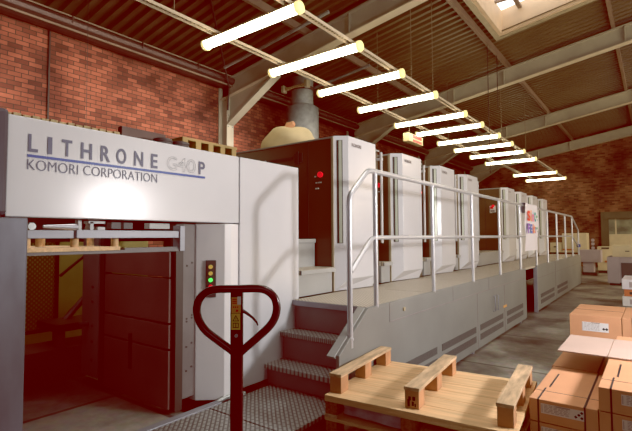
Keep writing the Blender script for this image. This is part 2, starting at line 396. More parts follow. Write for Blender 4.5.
box(XF-.06, XF, 2.412, 3.13, .25, 2.03).build('side_panel', 'white', fd, .006)
box(XF-.1, XF-.05, 2.400, 2.414, .25, 2.02).build('panel_gap', 'slot', fd)
box(-4.4, XF-.07, .84, 3.12, 1.97, 2.035).build('top_plate', 'lgrey', fd, .005)
box(-2.9, -2.5, .25, .83, 1.515, 2.04).build('end_cover', 'covergrey', fd, .02)
box(-2.95, XF+.02, .25, .938, .0, 1.508).build('front_pillar', 'pillar', fd, .008)
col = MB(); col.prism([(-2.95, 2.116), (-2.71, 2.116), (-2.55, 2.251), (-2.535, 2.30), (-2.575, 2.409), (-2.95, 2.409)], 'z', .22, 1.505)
colo = col.build('control_column', 'white_lifted', fd, .004)
es = MB().box(-2.76, -2.715, 1.995, 2.06, .26, 1.505).box(-2.76, -2.722, 2.062, 2.115, .26, 1.505).build('edge_post', 'post', fd)
hb = MB()
for z in (.45, .62, .80, .82, 1.2):
    hb.cyl((-2.716, 2.04, z), (-2.711, 2.04, z), .007, 8); hb.cyl((-2.724, 2.09, z+.02), (-2.718, 2.09, z+.02), .007, 8)
hb.build('bolt_hole', 'slot', es)
cd = Vector((.16, .135, 0)).normalized(); cn = Vector((.135, -.16, 0)).normalized(); cb = Vector((-2.71, 2.116, 0))
def cpt(t, z, o): return tuple(cb+cd*t+cn*o+Vector((0, 0, z)))
pv = [cpt(t, z, o) for o in (-.002, .012) for t, z in ((.072, .965), (.148, .965), (.148, 1.236), (.072, 1.236))]
pn = MB().add(pv, [[3, 2, 1, 0], [4, 5, 6, 7], [0, 1, 5, 4], [1, 2, 6, 5], [2, 3, 7, 6], [3, 0, 4, 7]]).build('button_panel', 'darkgrey', fd, .003)
for z, c in ((1.188, 'amber'), (1.140, 'amber'), (1.092, 'green'), (1.044, 'red')):
    MB().cyl(cpt(.11, z, .010), cpt(.11, z, .024), .015, 14).build('button', c, pn)
# pile bay: crossbars, pegs, board, inner walls
box(-2.66, -2.60, .955, 1.19, 1.402, 1.447).build('crossbar', 'alu', fd, .003)
box(-2.66, -2.60, 1.205, 1.886, 1.402, 1.450).build('crossbar', 'alu', fd, .003)
box(-2.67, -2.59, 1.888, 1.928, 1.312, 1.486).build('end_bracket', 'alu', fd, .003)
box(-3.5, -2.60, .955, 1.465, 1.328, 1.352).build('pile_board', 'wood', fd)
box(-2.64, -2.60, .955, 1.91, 1.312, 1.330).build('board_rail', 'riser', fd)
box(-2.68, -2.61, 1.50, 1.90, 1.328, 1.342).build('board_rail', 'riser', fd)
for x, y in ((-2.66, .972), (-2.66, 1.222), (-2.66, 1.462), (-3.0, 1.17), (-3.0, 1.48), (-3.3, 1.3)):
    MB().cyl((x, y, 1.35), (x, y, 1.41), .022, 12).build('wooden_peg', 'wood', fd)
MB().tube([(-2.7, 1.07, 1.468), (-2.7, 1.25, 1.468)], [.008, .02], 10).build('guide_rod', 'rail', fd)
box(-2.72, -2.68, 1.25, 1.27, 1.44, 1.51).build('guide_block', 'lgrey', fd)
box(-2.72, -2.66, 1.30, 1.40, 1.49, 1.505).build('guide_block', 'lgrey', fd)
box(-2.72, -2.66, 1.31, 1.33, 1.44, 1.5).build('guide_block', 'lgrey', fd)
box(-2.72, -2.66, 1.355, 1.40, 1.448, 1.47).build('guide_block', 'lgrey', fd)
MB().cyl((-2.72, 1.0, 1.468), (-2.66, 1.0, 1.468), .02, 10).build('guide_roller', 'galv', fd)
box(-2.72, -2.66, 1.52, 1.58, 1.46, 1.5).build('chain_block', 'darkgrey', fd)
box(-2.72, -2.66, 1.44, 1.50, 1.46, 1.5).build('chain_block', 'darkgrey', fd)
box(-2.70, -2.64, 1.685, 1.84, 1.462, 1.50).build('guide_plate', 'lgrey', fd, .002)
ip = MB()
zz = (.205, .62, .80, 1.12, 1.31)
for a, b in zip(zz[:-1], zz[1:]): ip.box(-3.6, -2.73, 1.9, 1.96, a+.006, b-.006)
ipo = ip.build('inner_panel', 'inner', fd, .004)
box(-3.22, -3.19, 1.89, 1.902, .42, .68).build('handle_slot', 'black', ipo)
box(-2.76, -2.69, 1.93, 1.99, .2, 1.5).build('inner_frame', 'slot', fd)
box(-3.66, -3.6, 1.89, 1.96, .2, 1.5).build('inner_frame', 'slot', fd)
gp = box(-3.93, -3.67, 1.88, 1.95, .26, 1.5).build('guard_post', 'post', fd)
hb = MB()
for z in (.4, .55, .68, .88, 1.0): hb.cyl((-3.75, 1.872, z), (-3.75, 1.88, z), .012, 8)
hb.build('bolt', 'darkgrey', gp)
MB().tube([(-3.82, 1.88, .69), (-3.82, 1.80, .69)], .02, 8).build('knob', 'darkgrey', gp)
box(-4.5, XF-.05, .9, 1.995, .02, .18).build('bay_floor', 'floor', fd)
mg = box(-4.61, -4.60, 1.3, 1.955, .55, 1.5).build('perforated_guard', 'mesh', fd)
box(-4.63, -4.59, 1.94, 1.97, .3, 1.5).build('guard_frame', 'darksteel', fd)
box(-4.63, -4.59, 1.3, 1.97, .53, .56).build('guard_frame', 'darksteel', fd)
MB().tube([(-4.5, 1.94, 1.05), (-4.5, 2.2, 1.26)], .014, 8).build('brace', 'darksteel', fd)
MB().tube([(-4.4, 1.92, .62), (-4.4, 2.15, .86)], .03, 8).build('brace', 'inner', fd)
box(-4.5, -4.1, 1.75, 2.3, .60, .66).build('side_step', 'darksteel', fd)
box(-4.2, -4.12, 1.77, 1.83, .46, .60).build('step_leg', 'inner', fd); box(-4.5, -4.1, 1.3, 2.3, .181, .46).build('step_base', 'inner', fd)
box(-4.45, -4.40, .93, 3.02, 1.37, 1.97).build('dark_backing', 'inner', fd)  # added backing that hides the brick wall and keeps the bay top dark
box(-4.45, XF-.07, 3.02, 3.12, .25, 1.97).build('rear_wall', 'unitbrown', fd)
box(-4.45, -2.95, .86, .93, .02, 1.97).build('near_wall', 'inner', fd)
# room things seen through the bay
tag(box(-5.75, -5.35, 1.3, 3.4, 0, 1.45).build('storage_cabinet', 'olive'), 'olive cream cabinet glimpsed through the dark feeder bay', 'cabinet')

# things on top of the feeder
rb = MB()
for i in range(14): 
    y = .84+i*.045
    rb.box(-3.3, -2.62, y, y+.036, 2.036, 2.052+.004*(i % 2))
tag(rb.build('ribbed_mat', 'tansheet'), 'tan ribbed mat lying along the feeder top above the lettering', 'mat')
tag(box(-2.95, -2.9, 1.63, 1.98, 2.036, 2.175).build('metal_offcut', 'darksteel', bevel=.004), 'dull grey metal strip on edge atop the feeder', 'metal sheet')
for i, (y, lab) in enumerate(((1.885, 'dark cable coil on the feeder top, nearer the grey strip'), (2.03, 'dark cable coil on the feeder top, nearer the yellow pallet'))):
    cm = MB()
    for j in range(3): cm.tube([(-2.80+.055*math.cos(a*PI/8), y+.055*math.sin(a*PI/8), 2.052+.022*j) for a in range(16)], .016, 8, True)
    tag(cm.build('cable_coil', 'darkgrey'), lab, 'cable', 'cable coils on the feeder')
fp = thing('wooden_pallet', 'yellow pine pallet lying on top of the feeder', 'pallet', (-3.1, 2.4, 2.036))
box(-3.6, -2.86, 2.1, 2.66, 2.158, 2.178).build('deck_board', 'yellwood', fp)
box(-3.6, -2.86, 2.1, 2.66, 2.037, 2.05).build('runner', 'yellwood', fp)
for y in (2.1, 2.225, 2.35, 2.475, 2.6):
    box(-3.6, -2.86, y, y+.05, 2.05, 2.158).build('block', 'yellwood', fp)
tp = MB(); 
for i in range(5): tp.tube([(-2.95+.03*i, 2.72+.05*i, 2.05), (-2.93+.03*i, 2.76+.05*i, 2.09), (-2.95+.03*i, 2.84+.04*i, 2.05)], .014, 6)
tag(tp.build('cable_bundle', 'darkgrey'), 'dark tangled cable bundle beside the yellow pallet on the press', 'cable')

# ------------------------------------------------------------------ printing units
def make_unit(y0, label):
    u = thing('printing_unit', label, 'printing unit', (-3.4, y0, .3), 'row of printing units')
    bx = MB().box(-4.5, -2.60, y0, y0+.97, .3, 2.41)
    bd = bx.build('housing', 'unitbrown', u, .012)
    box(-2.60, -2.575, y0-.002, y0+.03, .86, 2.415).build('edge_strip', 'tan', u)
    box(-4.5, -2.58, y0, y0+.97, 2.41, 2.425).build('top_cover', 'lgrey', u)
    A, B = -2.575, -2.455
    d = MB()
    vs = [(A, y0+.01, .862), (A, y0+.01, 2.43), (B, y0+.10, .985), (B, y0+.10, 2.43), (B, y0+.655, .985), (B, y0+.655, 2.43), (B-.045, y0+.63, .862), (A, y0+.70, .862), (A, y0+.70, 2.43)]
    fs = [[0, 2, 3, 1], [2, 4, 5, 3], [0, 6, 4, 2], [4, 6, 7, 8, 5], [1, 3, 5, 8], [0, 7, 6]]
    d.add(vs, fs); dr = d.build('door', 'white', u, .004)
    def on(tt, z, off): # point on the slanted left strip
        n = Vector((.09, -.12)).normalized()
        return (A+(B-A)*tt+n.x*off, y0+.01+.09*tt+n.y*off, z)
    def strip(t0, t1, z0, z1, o0, o1):
        m = MB(); vv = [on(t, z, o) for o in (o0, o1) for t, z in ((t0, z0), (t1, z0), (t1, z1), (t0, z1))]
        return m.add(vv, [[3, 2, 1, 0], [4, 5, 6, 7], [0, 1, 5, 4], [1, 2, 6, 5], [2, 3, 7, 6], [3, 0, 4, 7]])
    hs = strip(.20, .60, 1.34, 2.385, -.002, .003).build('handle_slot', 'slot', dr)
    strip(.34, .54, 1.345, 2.38, .003, .012).build('handle_bar', 'slotbar', dr)
    glyph_mb(word('KOMORI', y0+.16, y0+.345, 2.33, 2.366, .05), lambda a, b: (B+.003, a, b)).build('nameplate', 'grey', dr)
    MB().tube([(-2.545, y0+.945, 1.33), (-2.545, y0+.945, 2.395)], .017, 8).build('guard_rail', 'white2', u)
    box(-2.6, -2.53, y0+.925, y0+.965, 2.30, 2.33).build('rail_bracket', 'white2', u)
    e = MB().cyl((-2.731, y0-.022, 2.045), (-2.731, y0, 2.045), .03, 14).build('stop_button', 'red', u)
    lb = MB()
    for (x, z) in ((-2.80, 2.03), (-2.785, 1.965), (-2.755, 1.965), (-2.73, 1.965), (-2.79, 1.905), (-2.765, 1.905)): lb.box(x-.010, x+.010, y0-.006, y0, z-.007, z+.007)
    lb.build('control_marks', 'labelw', u)
    ft = MB().box(-3.08, -2.97, y0-.008, y0, 2.2, 2.3).box(-3.55, -3.1, y0-.008, y0, 2.24, 2.27).box(-3.05, -3.02, y0-.012, y0, 2.18, 2.32)
    ft.build('latch_plate', 'slot', u)
    box(-2.90, -2.893, y0-.003, y0, .9, 2.40).build('panel_seam', 'slot', u)
    return u
UY = [3.70, 4.92, 6.15, 7.29, 9.87, 11.05, 12.27, 13.6]
UL = ['printing unit with white door nearest the feeder', 'second white-doored printing unit from the feeder', 'third white-doored printing unit from the feeder', 'fourth white-doored printing unit, just before the wide gap',
      'printing unit with warm brown side, just after the wide gap', 'printing unit directly behind the hanging poster, nearer edge', 'last printing unit but one, partly behind the poster', 'farthest printing unit near the end of the walkway']
u0 = make_unit(UY[0], UL[0])
for y, l in zip(UY[1:], UL[1:]): dup(u0, (-3.4, y, .3), l)
# step boxes between the units
def make_step(y0, y1, label, big=False):
    s = thing('machine_step', label, 'step', (-2.8, y0, .856), 'steps between the printing units')
    a = MB().box(-3.0, -2.585, y0+.01, y1-.01, .862, 1.06); a.build('riser', 'lgrey', s)
    t = MB().box(-3.0, -2.545, y0+.005, y1-.005, 1.06, 1.105); t.build('tread', 'deck', s, .006)
    box(-2.56, -2.54, y0+.005, y1-.005, 1.062, 1.10).build('nosing', 'lgrey', s)
    if big:
        box(-3.5, -2.80, y0+.01, y1-.01, 1.106, 1.345).build('upper_riser', 'lgrey', s)
        box(-3.5, -2.785, y0+.005, y1-.005, 1.345, 1.385).build('upper_tread', 'lgrey', s, .005)
make_step(3.14, 3.69, 'two-tier grey step box between feeder and first printing unit', True)
for i, (a, b) in enumerate(((4.68, 4.91), (5.90, 6.14), (7.13, 7.28), (8.27, 9.86), (10.85, 11.04))):
    make_step(a, b, ['grey step beside the second white-doored printing unit', 'grey step beside the third white-doored printing unit', 'narrow grey step beside the fourth white-doored unit', 'long grey step filling the wide gap between units', 'grey step after the brown-sided printing unit'][i])
pl = thing('warning_sign', 'small red and white sign on the brown unit side', 'sign', (-2.74, 9.86, 1.98))
box(-2.80, -2.68, 9.853, 9.8665, 1.91, 2.05).build('plate', 'labelw', pl); box(-2.79, -2.73, 9.848, 9.853, 1.985, 2.04).build('red_mark', 'redp', pl); box(-2.785, -2.70, 9.848, 9.853, 1.92, 1.96).build('dark_mark', 'grey', pl)

# ------------------------------------------------------------------ walkway, stairs, handrail
XS = -1.77
wk = thing('walkway', 'long grey raised walkway with beige deck and vented skirt', 'walkway', (-2.15, 3.0, 0))
dk = MB()
for a, b in ((3.05, 4.2), (4.21, 5.55), (5.56, 6.9), (6.91, 8.24), (8.25, 9.6), (9.61, 10.95), (10.96, 12.3), (12.31, 13.8), (13.81, 15.25)): dk.box(XF+.004, XS-.032, a, b, .82, .855)
dk.build('deck', 'deck', wk)
box(XF+.004, XS-.032, 3.035, 3.055, .81, .852).build('deck_nosing', 'alu', wk)
sk = MB(); sk.prism([(2.60, .03), (8.22, .03), (8.22, .858), (3.0, .858), (2.60, .58)], 'x', XS-.03, XS)
so = sk.build('skirt_panel', 'skirt', wk, .003)
sk = MB(); sk.prism([(9.15, .03), (15.2, .03), (15.25, .80), (15.0, .858), (9.15, .858)], 'x', XS-.03, XS)
so2 = sk.build('skirt_panel', 'skirt', wk, .003)
st = MB(); st.prism([(2.575, .575), (2.60, .555), (3.04, .845), (2.99, .862)], 'x', XS-.09, XS-.028)
st.build('stringer_edge', 'lgrey', wk)
sm = MB().box(XS, XS+.003, 3.34, 8.2, .700, .706).box(XS, XS+.003, 3.34, 3.346, .70, .86).box(XS, XS+.003, 4.79, 4.795, .70, .86).box(XS, XS+.003, 6.1, 6.105, .70, .86).box(XS, XS+.003, 5.61, 5.618, .03, .70).box(XS, XS+.003, 6.84, 6.85, .03, .7).box(XS, XS+.003, 11.0, 11.01, .03, .86).box(XS, XS+.003, 9.15, 15.1, .62, .626)
sm.build('panel_seam', 'grey', wk)
for a, b in ((3.3, 4.325), (4.457, 5.54), (5.70, 6.745), (6.96, 7.95), (9.4, 10.8), (11.2, 12.6)):
    box(XS, XS+.004, a, b, .238, .308).build('vent', 'vent', wk); box(XS, XS+.004, a, b, .122, .196).build('vent', 'vent', wk)
for y in (6.28, 6.42): MB().tube([(XS, y, .40), (XS+.03, y, .40), (XS+.03, y, .60), (XS, y, .60)], .007, 6).build('pull_handle', 'alu', wk)
MB().cyl((XS, 3.6, .775), (XS+.012, 3.6, .775), .018, 12).build('lock', 'tan', wk)
for y in (5.45, 7.82, 10.3, 13.0): box(XS-.07, XS-.01, y, y+.05, 0, .03).build('foot', 'alu', wk)
box(XS, XS+.003, 6.78, 6.95, .375, .41).build('orange_tape', 'sticker', wk)
box(XS-.06, XS, 9.10, 9.149, 0, .83).build('gap_post', 'alu', wk); box(XS-.06, XS-.031, 8.22, 8.25, 0, .83).build('gap_post', 'alu', wk)
box(XS-.5, XS-.45, 8.22, 9.15, 0, .82).build('recess_back', 'inner', wk)
MB().box(XS-.12, XS-.05, 8.26, 8.31, .45, .7).build('recess_handle', 'darkgrey', wk)
box(XF, XS-.03, 15.2, 15.25, 0, .82).build('end_panel', 'skirt', wk)

sr = thing('access_stairs', 'two checker plate steps leading up to the walkway', 'stairs', (-2.2, 2.8, 0))
box(XF+.004, XS-.095, 2.68, 2.90, .345, .385).build('tread', 'plate', sr, .006)
box(XF+.004, XS-.095, 2.87, 3.06, .57, .61).build('tread', 'plate', sr, .006)
box(XF+.01, XS-.035, 2.71, 2.74, .222, .345).build('riser', 'riser', sr)
box(XF+.01, XS-.095, 2.90, 2.93, .386, .57).build('riser', 'riser', sr)
box(XF+.01, XS-.04, 3.065, 3.09, .611, .81).build('riser', 'riser', sr)
bp_ = thing('base_platform', 'low checker plate platform in front of the feeder', 'platform', (-2.2, 1.5, 0))
box(XF+.045, XS-.035, 2.09, 2.705, .19, .22).build('plate', 'plate', bp_, .004)
box(XF+.045, XS-.035, -.2, 2.08, .19, .22).build('plate', 'plate', bp_, .004)
box(XF+.06, XS-.05, -.18, 2.70, 0, .19).build('frame', 'riser', bp_)
box(XF-.02, XF+.044, .945, 2.20, .186, .226).build('edge_trim', 'alu', bp_, .004)
MB().tube([(XF-.01, 2.17, .205), (XF+.0, 2.28, .235), (XF+.05, 2.42, .225)], [.012, .028, .022], 8).build('rubber_seal', 'galv', bp_)

hr = thing('handrail', 'long silver tubular handrail along the walkway edge', 'handrail', (-1.82, 3.0, .6))
XR = -1.787
def rnd(pts, r=.06, n=5):
    out = [Vector(pts[0])]
    for a, b, c in zip(pts[:-2], pts[1:-1], pts[2:]):
        a, b, c = Vector(a), Vector(b), Vector(c); d1 = min(r, (a-b).length*.45); d2 = min(r, (c-b).length*.45)
        p = b+(a-b).normalized()*d1; q = b+(c-b).normalized()*d2
        for i in range(n+1):
            t = i/n; out.append(p*(1-t)**2+b*2*t*(1-t)+q*t*t)
    return out+[Vector(pts[-1])]
MB().tube(rnd([(XR, 2.769, .60), (XR, 2.769, 1.702), (XR, 3.045, 1.927), (XR, 13.75, 1.927), (XR, 14.97, 1.557), (XR, 14.97, .80)]), .021, 10).build('top_rail', 'rail', hr)
MB().tube(rnd([(XR, 2.79, 1.15), (XR, 3.095, 1.396), (XR, 13.75, 1.396), (XR, 14.95, 1.1)]), .018, 10).build('mid_rail', 'rail', hr)
for y in (3.152, 4.311, 5.53, 6.73, 7.955, 9.2, 10.31, 11.43, 12.62, 13.8): MB().cyl((XR, y, .845), (XR, y, 1.92), .019, 10).build('post', 'rail', hr)
MB().cyl((XR, 14.97, 1.08), (XR, 14.97, 1.16), .05, 10).build('clamp', 'blue', hr)
MB().cyl((XR, 2.769, .655), (XR, 2.769, .672), .026, 12).build('foot_collar', 'rail', hr)

# poster hung on the rail
po = thing('paper_poster', 'white paper poster with colourful letters hung over the handrail', 'poster', (-1.78, 8.6, 1.5))
pm = MB(); rows = []
for z, ya, yb in ((1.965, 8.14, 9.18), (1.94, 8.14, 9.18), (1.6, 8.15, 9.17), (1.42, 8.18, 9.13), (1.35, 8.14, 9.10), (1.15, 8.02, 9.14)):
    rows.append([(XR+.045+.012*math.sin(i*1.1+z*7), ya+(yb-ya)*i/8, z) for i in range(9)])
rows.insert(0, [(XR-.035, y, 1.80) for (_, y, _) in rows[0]]); rows.insert(1, [(XR-.03, y, 1.962) for (_, y, _) in rows[1]])
vv = [p for r in rows for p in r]; ff = [[i*9+j, i*9+j+1, (i+1)*9+j+1, (i+1)*9+j] for i in range(len(rows)-1) for j in range(8)]
sh = pm.add(vv, ff, True).build('sheet', 'paper', po)
P = lambda u, v: (XR+.064, u, v)
for ch, a, b, z0, z1, c in (('S', 8.24, 8.46, 1.66, 1.84, 'l1'), ('i', 8.49, 8.56, 1.66, 1.86, 'l2'), ('n', 8.60, 8.76, 1.66, 1.79, 'l3'), ('C', 8.77, 8.91, 1.66, 1.83, 'l4'), ('e', 8.93, 9.05, 1.66, 1.78, 'l5'),
                            ('F', 8.24, 8.42, 1.45, 1.62, 'l6'), ('E', 8.45, 8.6, 1.45, 1.61, 'l7'), ('i', 8.63, 8.69, 1.45, 1.62, 'l1'), ('t', 8.71, 8.82, 1.45, 1.61, 'l2'), ('r', 8.83, 8.91, 1.45, 1.57, 'l6'), ('e', 8.92, 9.04, 1.45, 1.57, 'l5')):
    glyph_mb(glyphs([(ch, (a, b), (z0, z1))], bold=.05), P).build('letter', c, sh)

# ------------------------------------------------------------------ pallet truck
pj = thing('pallet_truck', 'dark maroon pallet truck with heart-shaped loop handle', 'pallet truck', (-1.4, 1.31, 0))
R_ = Vector((.798, .603, 0)); Fw = Vector((-.603, .798, 0)); O = Vector((-1.40, 1.305, 0))
Q = lambda a, z, f=0: tuple(O+R_*a+Fw*f+Vector((0, 0, z)))
# outline of the loop measured from the photograph, in metres about the shaft
lpts = [(-.001, 1.187), (-.085, 1.186), (-.125, 1.176), (-.155, 1.150), (-.168, 1.108), (-.160, 1.062), (-.132, 1.018), (-.085, .980), (-.03, .94), (0, .918), (.03, .94), (.085, .987), (.132, 1.03), (.157, 1.068), (.165, 1.11), (.155, 1.150), (.125, 1.178), (.085, 1.188)]
loop = []
n = len(lpts)
for i in range(n):                                             # Catmull-Rom through the points
    p0, p1, p2, p3 = [Vector(lpts[(i+k) % n]) for k in (-1, 0, 1, 2)]
    for s in range(4):
        t = s/4; q = .5*((2*p1)+(p2-p0)*t+(2*p0-5*p1+4*p2-p3)*t*t+(3*p1-p0-3*p2+p3)*t**3); loop.append(Q(q.x, q.y))
MB().tube(loop, .0165, 12, True).build('loop_handle', 'maroon', pj)
def qbox(a0, a1, z0, z1, f0, f1):
    vv = [Q(a, z, f) for z in (z0, z1) for a, f in ((a0, f0), (a1, f0), (a1, f1), (a0, f1))]
    return MB().add(vv, [[3, 2, 1, 0], [4, 5, 6, 7], [0, 1, 5, 4], [1, 2, 6, 5], [2, 3, 7, 6], [3, 0, 4, 7]])
qbox(-.026, .024, .30, 1.19, -.016, .016).build('shaft', 'maroon', pj, .006)
k_ = qbox(-.020, .018, 1.09, 1.155, -.0185, -.016).build('sticker', 'sticker', pj)
qbox(.004, .019, 1.125, 1.158, -.0195, -.0186).build('sticker_patch', 'labelw', k_)
tx = MB()
for z in (1.145, 1.137, 1.129): tx.add([Q(-.017, z, -.0192), Q(.002, z, -.0192), Q(.002, z+.004, -.0192), Q(-.017, z+.004, -.0192)], [[0, 1, 2, 3]])
for a in (-.014, -.006, .003): tx.add([Q(a, 1.112, -.0192), Q(a+.005, 1.112, -.0192), Q(a+.005, 1.118, -.0192), Q(a, 1.118, -.0192)], [[0, 1, 2, 3]])
tx.add([Q(-.004, 1.097, -.0192), Q(.004, 1.095, -.0192), Q(.009, 1.101, -.0192), Q(.002, 1.106, -.0192)], [[0, 1, 2, 3]])
tx.build('print', 'redp', k_)
k2 = qbox(-.020, .016, 1.022, 1.088, -.0185, -.016).build('warning_sticker', 'yellow', pj)
wt = MB()
o_ = [Q(a, z, -.0195) for a, z in ((-.016, 1.057), (.012, 1.057), (-.002, 1.083))]; i_ = [Q(a, z, -.0195) for a, z in ((-.011, 1.060), (.007, 1.060), (-.002, 1.077))]
wt.add(o_+i_, [[0, 1, 4, 3], [1, 2, 5, 4], [2, 0, 3, 5]])
wt.add([Q(a, z, -.0195) for a, z in ((-.003, 1.0635), (-.001, 1.0635), (-.001, 1.072), (-.003, 1.072))], [[0, 1, 2, 3]])
for a0, a1, z0, z1 in ((-.014, .010, 1.048, 1.051), (-.014, .010, 1.030, 1.033), (-.014, -.011, 1.03, 1.05), (.007, .010, 1.03, 1.05), (-.0035, -.0005, 1.03, 1.05)):
    wt.add([Q(a0, z0, -.0195), Q(a1, z0, -.0195), Q(a1, z1, -.0195), Q(a0, z1, -.0195)], [[0, 1, 2, 3]])
wt.build('warning_symbol', 'black', k2)
MB().tube([Q(0, .998, -.024), Q(0, .998, -.014)], .0075, 12).build('bolt', 'alu', pj)
lv = MB().tube([Q(.015, 1.102), Q(.04, 1.088, -.005), (Q(.066, 1.07, -.01)), Q(.082, 1.052, -.01), Q(.088, 1.038, -.01)], [.012, .010, .008, .007, .004], 8, flat=.6)
lv.build('release_lever', 'maroon', pj)
MB().cyl((-1.40, 1.31, .14), (-1.40, 1.31, .34), .06, 16).build('pump', 'maroon', pj)
box(-1.62, -1.18, 1.36, 1.5, .10, .32).build('body', 'maroon', pj, .01)
for x in (-1.60, -1.34): box(x, x+.15, 1.49, 2.30, .04, .09).build('fork', 'maroon', pj, .01)
for x in (-1.50, -1.34): MB().cyl((x, 1.28, .09), (x+.05, 1.28, .09), .09, 20).build('wheel', 'black', pj)
for x in (-1.56, -1.30): MB().cyl((x, 2.2, .04), (x+.07, 2.2, .04), .04, 14).build('fork_roller', 'black', pj)

# ------------------------------------------------------------------ pallet stack
PX0, PX1, PY0, PY1 = -1.728, -.635, 2.352, 3.28
def pallet(z, h, inv, label, wm, bm):
    p = thing('wooden_pallet', label, 'pallet', ((PX0+PX1)/2, (PY0+PY1)/2, z), 'stacked wooden pallets')
    td = .02
    dz = z if inv else z+h-td
    nb = 6; w_ = (PY1-PY0)/nb
    for i in range(nb): 
        box(PX0, PX1, PY0+i*w_+.0015, PY0+(i+1)*w_-.0015, dz, dz+td).build('deck_board', 'wood', p, .002)
    rx = ((PX0+.002, PX0+.09), (PX0+.50, PX0+.592), (PX1-.092, PX1-.004))
    b0, b1 = (z+td, z+h-td) if inv else (z+td, z+h-td)
    for k, (a, b) in enumerate(rx):
        rz = z+h-td if inv else z
        box(a, b, PY0+.055 if inv else PY0, PY1-.05, rz, rz+td).build('runner', wm, p, .002)
        for j, y in enumerate((PY0+.06 if inv else PY0+.004, (PY0+PY1)/2-.05, PY1-.155)):
            bo = box(a+.004, b-.004, y, y+.10, b0, b1).build('block', bm, p, .002)
            if inv and k == 1 and j == 0:
                sm = MB()
                for u0, u1, v0, v1 in ((.02, .034, .010, .05), (.026, .04, .044, .066), (.046, .058, .016, .040), (.050, .066, .046, .068), (.062, .070, .012, .03)):
                    sm.add([(a+u, y-.001, b0+v) for u, v in ((u0, v0), (u1, v0), (u1, v1), (u0, v1))], [[0, 1, 2, 3]])
                sm.build('stencil_mark', 'black', bo)
    p.rotation_euler.z = math.radians(5.4 if inv else 4.6)
    if inv: 
        for y in (PY0, ): box(PX1-.03, PX1+.012, PY0-.02, PY1+.02, dz-.0, dz+.022).build('edge_board', 'wood', p, .002)
    return p
pallet(.400, .14, True, 'bright pine pallet lying upside down on top of the pallet stack', 'wood2', 'woodend')
pallet(.284, .115, False, 'pallet directly beneath the upside-down one, with film on it', 'wood2', 'chip')
pallet(.148, .135, False, 'third pallet down in the stack by the stairs', 'wood2', 'chip')
pallet(.0, .147, False, 'bottom pallet of the stack, resting on the floor', 'wood2', 'chip')
fm = MB(); rows = []
for i in range(9):
    x = PX0+.12+i*.05
    rows.append([(x+.02, PY0+.030-.012*random.random(), .366-.0095*j+.006*random.random()) for j in range(8)])
vv = [q for r in rows for q in r]; ff = [[i*8+j, i*8+j+1, (i+1)*8+j+1, (i+1)*8+j] for i in range(8) for j in range(7)]
tag(fm.add(vv, ff, True).build('cling_film', 'film'), 'crumpled clear film hanging under the top pallet deck', 'film')

# ------------------------------------------------------------------ cardboard boxes
def carton(x0, x1, y0, y1, z0, z1, label, lab=True, straps=(.14, .82), seam='x', diam=True, cat='box', m='card', group='cardboard cartons by the pallets', lw=(.18, .82), lz=(.42, .84), labm='label', nd=4):
    b = thing('cardboard_carton', label, cat, ((x0+x1)/2, (y0+y1)/2, z0), group)
    body = box(x0, x1, y0, y1, z0+.003, z1-.0005).build('carton', m, b, .003)
    w = x1-x0; h = z1-z0; d = y1-y0
    sm = MB()
    if seam == 'x': sm.box(x0+.003, x1-.003, y0+d*.22, y0+d*.22+.004, z1-.002, z1+.0005)
    elif seam == 'm': sm.box(x0+.003, x1-.003, y0+d*.5, y0+d*.5+.006, z1-.002, z1+.001)
    if sm.v: sm.build('flap_seam', 'strap', body)
    for i, s in enumerate(straps):
        x = x0+s*w; st = MB()
        if i == 0 and lab:   # first strap runs broken over the top
            st.box(x-.004, x+.004, y0, y0+d*.30, z1-.001, z1+.0015); st.box(x+.012, x+.02, y0+d*.34, y0+d*.75, z1-.001, z1+.0015)
        else: st.box(x-.005, x+.005, y0, y1, z1-.001, z1+.0015)
        st.box(x-.004, x+.004, y0-.0025, y0+.001, z0+.004, z1+.001); st.build('strap', 'strap', b)
    if lab:
        a0, a1 = x0+lw[0]*w, x0+lw[1]*w; c0, c1 = z0+lz[0]*h, z0+lz[1]*h
        lo = box(a0, a1, y0-.0022, y0, c0, c1).build('shipping_label', labm, b)
        tx = MB(); yy = y0-.0026
        for r in range(6):
            zz = c1-(c1-c0)*(.14+.14*r)
            x = a0+(a1-a0)*.08
            lim = a0+(a1-a0)*(.66 if diam else .95)
            while x < lim:
                l = .006+.022*random.random(); tx.add([(x, yy, zz), (min(x+l, lim), yy, zz), (min(x+l, lim), yy, zz+.0035), (x, yy, zz+.0035)], [[0, 1, 2, 3]]); x += l+.006
        tx.box(a0+.004, a0+.008, yy, yy+.001, c0+.006, c1-.006)
        tx.add([(a0+(a1-a0)*.35, yy, c1-.008), (a0+(a1-a0)*.68, yy, c1-.008), (a0+(a1-a0)*.68, yy, c1-.001), (a0+(a1-a0)*.35, yy, c1-.001)], [[0, 1, 2, 3]])
        tx.build('label_print', 'print', lo)
        if diam:
            dm = MB(); s = (c1-c0)*.22
            for u, v in (((.80, .30), (.87, .54), (.935, .78), (.935, .27)) if nd == 4 else ((.82, .35), (.93, .35))):
                cx, cz = a0+(a1-a0)*u, c0+(c1-c0)*v
                dm.add([(cx-s*.75, yy-.0004, cz), (cx, yy-.0004, cz-s*.7), (cx+s*.75, yy-.0004, cz), (cx, yy-.0004, cz+s*.7)], [[0, 1, 2, 3]])
            dm.build('hazard_diamond', 'black', lo)
    return b
BX0, BX1 = -.596, -.268
for i in range(4):
    carton(BX0, BX1, 2.76, 3.51, .125*i, .125*(i+1), ['lowest carton of the strapped stack beside the pallets', 'third carton down in the strapped stack beside the pallets', 'second carton down beside the pallets, diamond marks on its label', 'topmost carton beside the pallets, with four black diamonds'][3-i] if False else
           ['lowest carton of the stack nearest the pallets', 'third carton down in the stack nearest the pallets', 'second carton down in the stack nearest the pallets', 'topmost strapped carton nearest the pallets, black diamonds on its label'][i])
